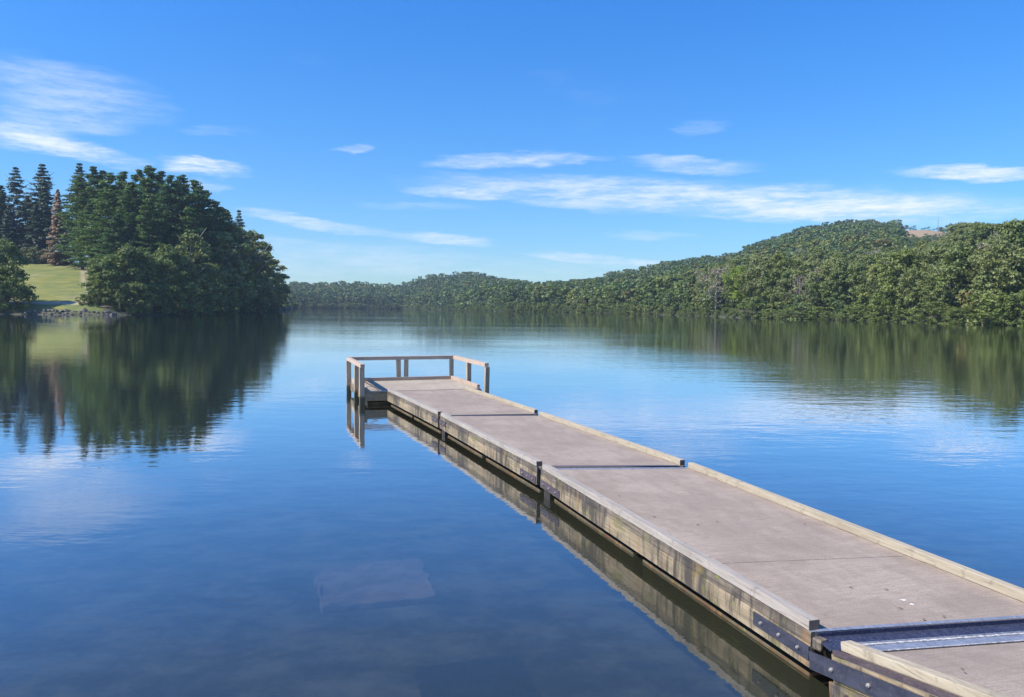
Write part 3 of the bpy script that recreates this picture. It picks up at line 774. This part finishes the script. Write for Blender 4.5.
def crown_pine(seed, base=.12, wid=.24, whorls=26, leaf=.020):
    rng = np.random.default_rng(seed); C_, N_, Sz = [], [], []
    for k in range(whorls):
        f = k / (whorls - 1); z0 = base + (1 - base) * f ** .95
        reach = wid * (1.0 - f ** 1.35) ** .85 * (0.6 + .4 * min(1, f * 4 + .3)) + .012
        nb_ = 7 if f < .85 else 5
        for b_ in range(nb_):
            if rng.random() < .20: continue
            a = rng.random() * 6.283; L = reach * rng.uniform(.62, 1.18); rise = rng.uniform(.02, .28) + f * .5; zj = z0 + rng.normal() * .018 * (1.1 - f)
            ntuft = max(3, int(3 + L * 42))
            for q in range(ntuft):
                s = .30 + .70 * (q + .5) / ntuft
                lat = rng.normal() * L * .20 * (1.1 - s * .5)
                c0 = np.array([math.cos(a) * L * s - math.sin(a) * lat, math.sin(a) * L * s + math.cos(a) * lat, zj + L * s * rise - L * s * s * .12])
                nq = 13; r0 = .018 * rng.uniform(.7, 1.25)
                dd = rng.normal(size=(nq, 3)); dd /= np.linalg.norm(dd, axis=1, keepdims=True)
                C_.append(c0 + dd * r0 * np.array([1.2, 1.2, .45])); N_.append(dd * .7 + np.array([0, 0, .9]) + rng.normal(size=(nq, 3)) * .3); Sz.append(leaf * rng.uniform(.6, 1.3, nq))
    return quads_from(np.concatenate(C_), np.concatenate(N_), np.concatenate(Sz), rng, .6)


def crown_spruce(seed, base=.05, wid=.17, whorls=40, leaf=.020, nbr=8):
    rng = np.random.default_rng(seed); C_, N_, Sz = [], [], []
    for k in range(whorls):
        f = k / (whorls - 1); z0 = base + (1 - base) * f
        reach = wid * (1 - f) ** .85 + .008
        for b_ in range(nbr):
            a = rng.random() * 6.283; L = reach * rng.uniform(.45, 1.3); zj = z0 + rng.normal() * .016 * (1.15 - f); nt = max(2, int(2 + L * 55))
            for q in range(nt):
                s = .2 + .8 * (q + .5) / nt
                c0 = np.array([math.cos(a) * L * s, math.sin(a) * L * s, zj - L * s * .45 + L * s * s * .3])
                nq = 7; dd = rng.normal(size=(nq, 3)); dd /= np.linalg.norm(dd, axis=1, keepdims=True)
                C_.append(c0 + dd * .012 * np.array([1.3, 1.3, .6])); N_.append(dd * .6 + np.array([math.cos(a) * .4, math.sin(a) * .4, .7])); Sz.append(leaf * rng.uniform(.6, 1.3, nq))
    return quads_from(np.concatenate(C_), np.concatenate(N_), np.concatenate(Sz), rng, .6)


def wood_mesh(seed, base, wid, mat, r0=.014, limbs=9, twigs=0, top=.93):
    rnd = random.Random(seed); q = MB()
    pts = [Vector((0, 0, -.03))]; rad = [r0 * 1.35]
    for k in range(1, 7):
        f = k / 6; pts.append(Vector((rnd.gauss(0, .008) * k, rnd.gauss(0, .008) * k, f * top))); rad.append(r0 * (1 - f * .88))
    q.tube(pts, rad, 7)
    for k in range(limbs):
        f = base * .8 + (top * .92 - base * .8) * (k + rnd.random() * .6) / limbs; i = min(5, int(f / top * 6)); p0 = pts[i].lerp(pts[i + 1], f / top * 6 - i)
        a = k * 2.4 + rnd.random(); L = wid * rnd.uniform(.5, .9) * (1 - max(0, f - .55) * 1.3)
        p1 = p0 + Vector((math.cos(a) * L * .5, math.sin(a) * L * .5, L * .35)); p2 = p0 + Vector((math.cos(a + .2) * L, math.sin(a + .2) * L, L * .9))
        q.tube([p0, p1, p2], [r0 * .42, r0 * .28, r0 * .1], 5)
        for _ in range(twigs):
            a2 = a + rnd.uniform(-1.1, 1.1); g0 = p0.lerp(p2, rnd.uniform(.3, .95)); l2 = L * rnd.uniform(.3, .6)
            q.tube([g0, g0 + Vector((math.cos(a2) * l2 * .5, math.sin(a2) * l2 * .5, l2 * .5)), g0 + Vector((math.cos(a2) * l2 * .8, math.sin(a2) * l2 * .8, l2 * 1.1))], [r0 * .17, r0 * .11, r0 * .05], 4)
    me = bpy.data.meshes.new('trunk'); me.from_pydata(q.v, [], q.f); me.update(); me.materials.append(mat)
    me.polygons.foreach_set('use_smooth', [True] * len(me.polygons))
    return me


def crown_mesh(vf, mat): return np_mesh('crown', vf[0], vf[1], [mat])


KINDS = {}


def kind(key, crowns, woods): KINDS[key] = (crowns, woods)


raw_broad = [crown_broad(10 + k, lobes=150, per=75, leaf=.024, wid=[.34, .40, .30, .37, .33, .42][k], base=[.10, .12, .08, .14, .06, .10][k]) for k in range(6)]
woods_b = [wood_mesh(40 + k, .2, .36, M['bark' if k % 2 else 'bark_pale'], .013) for k in range(4)]
kind('mix', [crown_mesh(r, M['leafmix']) for r in raw_broad], woods_b)
kind('bank', [crown_mesh(crown_broad(60 + k, lobes=120, per=80, leaf=.026, wid=.40, base=.0), M['leafdark']) for k in range(3)], woods_b)
kind('olive', [crown_mesh(crown_broad(70 + k, lobes=110, per=70, leaf=.026, wid=.27, base=.04), M['leafolive']) for k in range(2)], woods_b)
kind('lime', [crown_mesh(raw_broad[1], M['lime'])], woods_b)
kind('yellow', [crown_mesh(raw_broad[3], M['yellow'])], woods_b)
kind('grey', [crown_mesh(crown_broad(80 + k, lobes=60, per=22, leaf=.022, wid=.30, base=.2), M['greyleaf']) for k in range(2)], [wood_mesh(90 + k, .15, .34, M['bark_pale'], .013, 16, 7) for k in range(2)])
kind('pine', [crown_mesh(crown_pine(100 + k, wid=[.26, .29, .24, .28][k], whorls=30, leaf=.017), M['pine']) for k in range(4)], [wood_mesh(110, .2, .2, M['bark'], .012, 14)])
kind('spruce', [crown_mesh(crown_spruce(120 + k, wid=[.16, .19][k]), M['spruce']) for k in range(2)], [wood_mesh(111, .2, .05, M['bark'], .010, 6, top=.97)])
kind('bluepine', [crown_mesh(crown_spruce(130 + k, base=.12, wid=.22, whorls=30, leaf=.018, nbr=6), M['bluegreen']) for k in range(2)], [wood_mesh(112, .2, .16, M['bark'], .011, 16)])
kind('larch', [crown_mesh(crown_spruce(140, wid=.20, whorls=44, nbr=10), M['larch'])], [wood_mesh(113, .2, .08, M['bark'], .010, 8, top=.97)])
kind('bush', [crown_mesh(crown_broad(150 + k, lobes=80, per=60, leaf=.045, wid=.62, base=-.05), M['leafdark']) for k in range(2)], [wood_mesh(115, .1, .5, M['bark'], .03, 8, top=.7)])
kind('greenbush', [crown_mesh(crown_broad(160, lobes=80, per=60, leaf=.045, wid=.60, base=-.05), M['leafmix'])], KINDS['bush'][1])
kind('hedge', [crown_mesh(crown_broad(162, lobes=80, per=60, leaf=.05, wid=.60, base=-.05), M['hedge'])], KINDS['bush'][1])
NAMES = {'greenbush': ('bush', 'bush'), 'hedge': ('bush', 'bush'), 'mix': ('broadleaf_tree', 'tree'), 'bank': ('broadleaf_tree', 'tree'), 'olive': ('birch_tree', 'tree'), 'lime': ('broadleaf_tree', 'tree'), 'yellow': ('broadleaf_tree', 'tree'), 'grey': ('bare_tree', 'tree'),
         'pine': ('pine_tree', 'tree'), 'spruce': ('spruce_tree', 'tree'), 'bluepine': ('pine_tree', 'tree'), 'larch': ('larch_tree', 'tree'), 'bush': ('bush', 'bush')}
cnt = [0]


def tree(kd, x, y, h, label, group=None, wide=1.0, zoff=0., variant=None):
    cnt[0] += 1; rnd = random.Random(cnt[0] * 7 + 1)
    crowns, woods = KINDS[kd]
    z = float(terrain(x, y)) + zoff
    nm, cat = NAMES[kd]
    s = h; sw = h * wide
    root = empty(nm, (x, y, z), rnd.random() * 6.28, label, cat, group, (sw, sw, s))
    i = cnt[0] if variant is None else variant
    for pn, me in (('crown', crowns[i % len(crowns)]), ('trunk', woods[i % len(woods)])):
        o = bpy.data.objects.new(pn, me); COL.objects.link(o); o.parent = root
    return root


def tree_px(kd, px, Y, ytop, label, group=None, wide=1.0, minh=3, variant=None):
    x = (px - 512) / F * Y
    top = up(px, ytop, Y).z
    z = float(terrain(x, Y))
    return tree(kd, x, Y, max(minh, (top - z)), label, group, wide, variant=variant)


# left wood: spruces and pines behind the meadow
for (px, Y, yt, kd, wd, lab) in [
    (-30, 352, 176, 'spruce', 1.1, 'dark spruce at the extreme left edge of the wood above the meadow'),
    (-8, 350, 182, 'bluepine', 1.2, 'dark pine cut by the left edge of the photo above the meadow'),
    (4, 348, 186, 'spruce', 1.2, 'dark spruce second from the left behind the meadow'),
    (19, 360, 168, 'bluepine', 1.1, 'tall bluish open branched pine behind the meadow, left one of the pair'),
    (30, 352, 196, 'spruce', 1.3, 'lower dark spruce between the two tall bluish pines'),
    (45, 358, 165, 'bluepine', 1.2, 'tallest bluish pine behind the meadow, right of the pair'),
    (47, 346, 181, 'spruce', 1.0, 'narrow blackish spruce in front of the tallest bluish pine'),
    (38, 344, 205, 'spruce', 1.3, 'short broad spruce left of the rust coloured larch'),
    (60, 331, 190, 'larch', .9, 'rust brown larch at the top right corner of the meadow'),
    (12, 344, 205, 'spruce', 1.4, 'short broad spruce above the left end of the hedge'),
    (82, 335, 164, 'bluepine', 1.1, 'open crowned bluish pine standing above the left end of the big pine stand')]:
    tree_px(kd, px, Y, yt, lab, 'conifers behind the meadow', wd * (1.3 if kd != 'larch' else 1))
for (px, Y, yt, wd, lab) in [
    (83, 318, 176, .95, 'green pine at the left end of the big stand beside the larch'),
    (92, 300, 205, 1.0, 'lower green pine in front of the left end of the big stand'),
    (96, 318, 168, 1.0, 'tall green pine second from the left in the big stand'),
    (106, 330, 172, .9, 'tall green pine third from the left in the big stand'),
    (112, 290, 174, 1.0, 'bright green pine standing forward in the left third of the stand'),
    (126, 315, 173, .9, 'tall pine left of the middle of the big stand'),
    (133, 285, 184, 1.0, 'pine in front of the tallest group of the big stand'),
    (141, 312, 171, .9, 'tall pine just left of the highest top of the stand'),
    (152, 300, 167, .95, 'tallest pine in the middle of the big stand'),
    (163, 318, 173, .9, 'tall pine just right of the highest top of the stand'),
    (150, 278, 200, .9, 'lower dark pine in front of the tallest pine'),
    (172, 290, 177, .95, 'pine standing forward right of the middle of the stand'),
    (184, 305, 176, .95, 'tall pine in the right third of the stand'),
    (196, 298, 182, .95, 'dark pine at the right shoulder of the stand'),
    (207, 306, 192, .95, 'dark pine on the right slope of the outline of the stand'),
    (217, 312, 203, 1.0, 'rightmost tall pine of the big stand'),
    (190, 285, 208, 1.0, 'lower pine hidden in the right part of the stand'),
    (120, 275, 215, 1.1, 'lower pine above the left shore bushes'),
    (227, 340, 211, 1.0, 'dark pine behind the birches at the right of the stand')]:
    tree_px('pine', px, Y, yt, lab, 'pines of the big stand on the left shore', wd * 1.12)
for (px, Y, yt, kd, wd, lab) in [
    (240, 372, 211, 'bluepine', 1.1, 'bluish pine top showing over the birches at the right of the stand'),
    (232, 320, 218, 'olive', 1.25, 'olive birch in full sun below the right shoulder of the pines'),
    (222, 300, 226, 'olive', 1.2, 'olive birch standing just left of the sunlit one'),
    (248, 345, 226, 'olive', 1.25, 'olive birch at the centre of the sloping right edge of the point'),
    (255, 375, 238, 'olive', 1.3, 'olive birch further down the right edge of the point'),
    (263, 400, 247, 'olive', 1.3, 'rounded olive tree near the tip of the wooded point'),
    (270, 425, 256, 'olive', 1.35, 'low olive tree next to the tip of the wooded point'),
    (276, 440, 270, 'olive', 1.35, 'last low tree at the tip of the wooded point'),
    (284, 500, 284, 'bank', 1.2, 'small hazy tree just behind the tip of the wooded point'),
    (241, 352, 244, 'bank', 1.1, 'dark leafy tree in the shade on the right side of the point'),
    (252, 372, 256, 'bank', 1.1, 'dark leafy tree lower on the shaded side of the point'),
    (262, 395, 262, 'bank', 1.2, 'dark rounded tree at the water on the shaded side of the point'),
    (268, 418, 272, 'bank', 1.3, 'dark low tree at the water close to the tip of the point'),
    (226, 312, 250, 'bank', 1.0, 'dark tree at the water right of the tall olive tree'),
    (238, 338, 262, 'bank', 1.2, 'dark bushy tree overhanging the water on the right'),
    (194, 266, 228, 'olive', .95, 'slender olive tree rising in front of the dark pines'),
    (205, 272, 262, 'bank', 1.0, 'round leafy tree right of the slender olive tree at the waterline'),
    (216, 290, 262, 'bank', 1.1, 'round leafy tree overhanging the dark waterline'),
    (100, 246, 258, 'bank', 1.1, 'leafy tree at the right edge of the meadow'),
    (113, 243, 254, 'bank', 1.1, 'large leafy tree at the shore next to the rocks'),
    (128, 246, 246, 'bank', 1.0, 'tall leafy tree on the shore below the left pines'),
    (143, 250, 250, 'bank', 1.0, 'leafy tree on the shore left of the middle of the stand'),
    (157, 254, 254, 'bank', 1.0, 'leafy tree on the shore in the middle of the stand'),
    (168, 257, 246, 'bank', 1.0, 'tall leafy tree on the shore below the highest pine'),
    (181, 262, 254, 'bank', 1.0, 'leafy tree on the shore left of the slender olive tree'),
    (97, 239, 282, 'bush', .9, 'low bush at the right foot of the meadow above the rocks'),
    (120, 238, 284, 'bush', .9, 'low bush hanging over the rocks right of the meadow'),
    (136, 241, 284, 'bush', .9, 'low bush overhanging the dark water left of the middle of the stand'),
    (152, 245, 286, 'bush', .9, 'low bush overhanging the water below the tallest pine'),
    (170, 250, 286, 'bush', .9, 'low bush overhanging the water below the shore trees'),
    (186, 256, 284, 'bush', .9, 'low bush at the waterline under the slender olive tree'),
    (201, 268, 284, 'bush', .9, 'low bush at the waterline under the round leafy tree'),
    (217, 284, 284, 'bush', .9, 'low bush in deep shade at the waterline on the point'),
    (231, 312, 284, 'bush', .95, 'low bush in shade where the shore turns away'),
    (246, 342, 285, 'bush', 1., 'low bush on the receding shaded shore of the point'),
    (258, 372, 286, 'bush', 1., 'low bush further along the receding shaded shore'),
    (268, 398, 288, 'bush', 1., 'low bush near the tip of the point at the water'),
    (273, 428, 291, 'bush', 1., 'low bush at the very tip of the point'),
    (7, 236, 240, 'bank', .78, 'round dark leafy tree on the left bank in front of the meadow'),
    (-14, 234, 246, 'bank', 1.2, 'dark leafy tree cut by the left edge of the photo on the near bank'),
    (4, 232, 268, 'bush', 1.1, 'dark bush under the round tree on the left bank'),
    (14, 232.5, 276, 'bush', .9, 'dark bush at the right foot of the round tree on the left bank')]:
    tree_px(kd, px, Y, yt, lab, 'leafy trees and bushes along the left shore', wd, 2.2)
HB = ['left end', 'second part from the left', 'third part from the left', 'middle', 'third part from the right', 'second part from the right', 'right end']
for k, px in enumerate((14, 23, 32, 41, 50, 59, 68)):
    tree_px('hedge', px, 334, [246, 249, 247, 248, 250, 247, 250][k], 'brownish green bush forming the %s of the hedge above the meadow' % HB[k], 'bushes of the hedge above the meadow', 1.25, 3)
tree_px('bush', 85, 238.5, 294.5, 'small green shrub on the pale track above the rocks', None, 1.4, 1.4)

# right shore and the far hills
rngp = np.random.default_rng(3)
cand = []
Yr = 184.0
while Yr < 1290:
    sp_ = max(6.4, Yr * .0086)
    tmin, tmax = -0.30, 0.74
    n = int((tmax - tmin) * Yr / sp_)
    tt_ = tmin + (np.arange(n) + rngp.random(n) * .9) / n * (tmax - tmin)
    yy_ = Yr + rngp.normal(size=n) * sp_ * .3
    for a, b_ in zip(tt_, yy_): cand.append((a, b_))
    Yr += sp_ * (.85 if Yr < 500 else 1.0)
cand = np.array(cand)
ds, dA, zA, dB, zB = [np.interp(cand[:, 0], TX, TD[:, i]) for i in range(5)]
keep = (cand[:, 1] > ds + .5) & (cand[:, 1] < dB + 45) & (cand[:, 0] > (291 - 512) / F)
pxs = 512 + F * cand[:, 0]
keep &= ~((pxs > 897) & (pxs < 943) & (cand[:, 1] > 900) & (cand[:, 1] < 1012))
keep &= ~((np.abs(pxs - 513) < 9) & (cand[:, 1] > 620) & (cand[:, 1] < 790))
for sx, sY, sr in ((740, 326, 15), (848, 470, 9), (866, 475, 10), (715, 345, 11), (958, 262, 14), (918, 285, 14)):
    keep &= ~((np.abs(pxs - sx) < sr) & (cand[:, 1] > sY - 45) & (cand[:, 1] < sY + 9))
cand = cand[keep]; ds = ds[keep]; pxs = pxs[keep]
X = cand[:, 0] * cand[:, 1]; Yc = cand[:, 1]; Zt = terrain(X, Yc)
shore_row = (Yc - ds) < 7
hts = (9.5 + 10.5 * rngp.random(len(X)) ** 1.2) * np.where(shore_row, .5, 1.0) * np.where(Yc > 700, 1.0, 1.0)
hts = np.where((Yc - ds < 30) & ~shore_row, hts * 1.05, hts)
hts = np.where((pxs > 896) & (pxs < 947) & (Yc > 440), hts * .45, hts)
infr = (pxs > -5) & (pxs < 1030)
size = np.where(infr, hts / Yc, 0)
order = np.argsort(-size)
NIND = 240
ind = order[:NIND]; rest = order[NIND:]
special = [(740, 'lime', 'bright lime green tree above the shore left of the middle of the right hillside'),
           (848, 'yellow', 'golden autumn tree, the left one of two on the wooded slope'),
           (866, 'yellow', 'golden autumn tree, the right one of two on the wooded slope'),
           (715, 'grey', 'pale grey half bare tree standing by the shore'),
           (958, 'grey', 'pale grey half bare tree in the middle of the right slope'),
           (918, 'grey', 'pale grey half bare tree with a white trunk on the right slope'),
           (838, 'grey', 'greyish bare topped tree on the slope below the golden trees'),
           (1001, 'olive', 'rounded yellowish willow bush at the water near the right edge')]
SP = {740: (326, 266, 1.15), 848: (470, 254, 1.5), 866: (475, 253, 1.6), 715: (352, 266, 1.2), 958: (262, 262, 1.0), 918: (285, 262, 1.0), 838: (300, 268, 1.1), 1001: (192, 308, 2.2)}
for px, kd, lab in special:
    Y, yt, wd = SP[px]
    tree_px(kd, px, Y, yt, lab, None, wd, 3)


def stretch(px):
    if px < 545: return 'far end of the lake'
    if px < 700: return 'low shore where the right hills begin'
    if px < 830: return 'right shore below the dark hill'
    if px < 940: return 'right slope below the brown field'
    return 'right slope at the photo edge'


px = 294.0; k = 0
while px < 1075:
    t0 = (px - 512) / F; d0 = float(np.interp(t0, TX, TD[:, 0])); k += 1
    Yb = d0 + rngp.uniform(-.2, 1.6); wl = 'lighter' if k % 3 == 0 else 'darker'
    tree('bush' if k % 3 else 'greenbush', t0 * Yb, Yb, 2.6 + 5.2 * rngp.random() ** 1.5, '%s green bush overhanging the water on the %s' % (wl, stretch(px)), '%s bushes overhanging the water on the %s' % (wl, stretch(px)), rngp.uniform(1.0, 1.5), -.3)
    px += F / d0 * rngp.uniform(2.7, 4.3)
for i in ind:
    q = rngp.random(); kd = 'mix' if q < .70 else 'grey' if q < .77 else 'olive' if q < .97 else 'pine'
    row = 'waterside' if shore_row[i] else 'tall'
    lab = {'mix': 'green %s tree in the wood on the %s', 'olive': 'slender olive %s tree in the wood on the %s', 'pine': 'dark layered %s pine in the wood on the %s', 'grey': 'greyish %s tree in the wood on the %s'}[kd] % (row, stretch(pxs[i]))
    tree(kd, float(X[i]), float(Yc[i]), float(hts[i]) * rngp.uniform(.9, 1.12), lab, 'trees in the wood, ' + {'grey': 'greyish ', 'mix': 'green ', 'olive': 'slender olive ', 'pine': 'pine '}[kd] + row + ', on the ' + stretch(pxs[i]), rngp.uniform(.68, 1.1), -.3)

lod = [[crown_broad(200 + k, lobes=lb, per=n_, leaf=lf, wid=.40, base=.0) for k in range(6)] for lb, n_, lf in ((40, 18, .058), (30, 11, .080))]
V_, F_, T_ = [], [], []; nv = 0
for i in rest:
    v_, f_ = lod[0 if Yc[i] < 640 else 1][rngp.integers(6)]
    a = rngp.random() * 6.283; ca, sa = math.cos(a), math.sin(a); h = hts[i]; wv = h * rngp.uniform(.85, 1.2)
    vv = np.stack([(v_[:, 0] * ca - v_[:, 1] * sa) * wv + X[i], (v_[:, 0] * sa + v_[:, 1] * ca) * wv + Yc[i], v_[:, 2] * h + Zt[i] - .4], -1)
    V_.append(vv); F_.append(f_ + nv); nv += len(vv); T_.append(np.full(len(vv), (rngp.choice([0, 2, 4, 6, 0, 2, 6, 7 if rngp.random() < .3 else 1]) + .5) / 8 if Yc[i] > 600 else rngp.random()))
me = np_mesh('forest', np.concatenate(V_), np.concatenate(F_), [M['forest']], tint=np.concatenate(T_))
o = bpy.data.objects.new('forest', me); COL.objects.link(o)
tag(o, 'dense green forest covering the hills beyond the lake', 'forest', kind='stuff')

# crest trees that stand out against the sky
for k, (px, Y, yt, wd, lab) in enumerate([
    (959, 442, 220, 1.6, 'big round dark tree standing out on the ridge right of the radio mast'), (611, 1000, 271, 1.4, 'tree standing out on the low ridge above the brown patch'),
    (668, 995, 261, 1.5, 'round tree standing out on the descending ridge'), (750, 990, 246, 1.4, 'tree at the step in the ridge line of the dark hill'), (470, 1250, 271, 1.5, 'round tree on top of the far low hill'),
    (903, 1000, 225, 1.6, 'dark tree on the skyline left of the brown field'), (938, 1010, 227, 1.6, 'dark tree on the skyline at the right end of the brown field'), (990, 450, 223, 1.2, 'thin tree on the ridge near the right edge'), (1018, 450, 221, 1.2, 'tree on the ridge at the right edge of the photo')]):
    tree_px('mix', px, Y, yt, lab, None, wd, 6)

# radio mast on the ridge
Ym = 1015; xm = (934 - 512) / F * Ym; zm = float(terrain(xm, Ym)); zt = up(934, 214.5, Ym).z
rt = empty('radio_mast', (xm, Ym, zm), 0, 'thin tall radio mast on the ridge above the brown field', 'mast')
MB().tube([(xm, Ym, zm - 1), (xm, Ym, zt - 6)], [.55, .35], 6).build('mast_pole', M['galv'], rt)
MB().tube([(xm, Ym, zt - 6.2), (xm, Ym, zt)], [.16, .1], 6).build('antenna', M['galv'], rt)

# shore rocks
def rock_mesh(seed):
    import bmesh
    rnd = random.Random(seed); bm = bmesh.new(); bmesh.ops.create_icosphere(bm, subdivisions=2, radius=1)
    pl_ = [(Vector((rnd.gauss(0, 1), rnd.gauss(0, 1), rnd.gauss(0, 1))).normalized(), rnd.uniform(.55, .85)) for _ in range(9)]
    for v in bm.verts:
        for n_, d_ in pl_:
            e = v.co.dot(n_) - d_
            if e > 0: v.co -= n_ * e
        v.co += Vector((rnd.gauss(0, .03), rnd.gauss(0, .03), rnd.gauss(0, .03)))
    me = bpy.data.meshes.new('boulder'); bm.to_mesh(me); bm.free(); me.materials.append(M['rock']); return me


rocks = [rock_mesh(300 + k) for k in range(5)]
rnd = random.Random(9)
for k in range(46):
    px = 22 + k * 2.05 + rnd.uniform(-1, 1); row = k % 2
    Y = 229.3 + row * 1.9 + rnd.uniform(-.4, .5) + max(0, px - 90) * .09; x = (px - 512) / F * Y
    sz = rnd.uniform(.28, .9) * (1 if row else .8)
    o = bpy.data.objects.new('boulder', rocks[k % 5]); COL.objects.link(o)
    o.location = (x, Y, max(0, float(terrain(x, Y))) + sz * .15); o.scale = (sz * rnd.uniform(.9, 1.4), sz, sz * rnd.uniform(.6, .9)); o.rotation_euler = (rnd.random(), rnd.random(), rnd.random() * 6)
    lab = ('grey boulder in the shade of the round tree on the left bank' if px < 58 else 'sunlit pale boulder at the water below the meadow' if px < 88 else 'grey boulder at the foot of the shore bushes right of the meadow') + (', upper row' if row else ', at the waterline')
    tag(o, lab, 'rock', 'boulders along the left bank ' + lab[-14:].strip(', '))
print('trees', cnt[0], 'forest', len(rest))
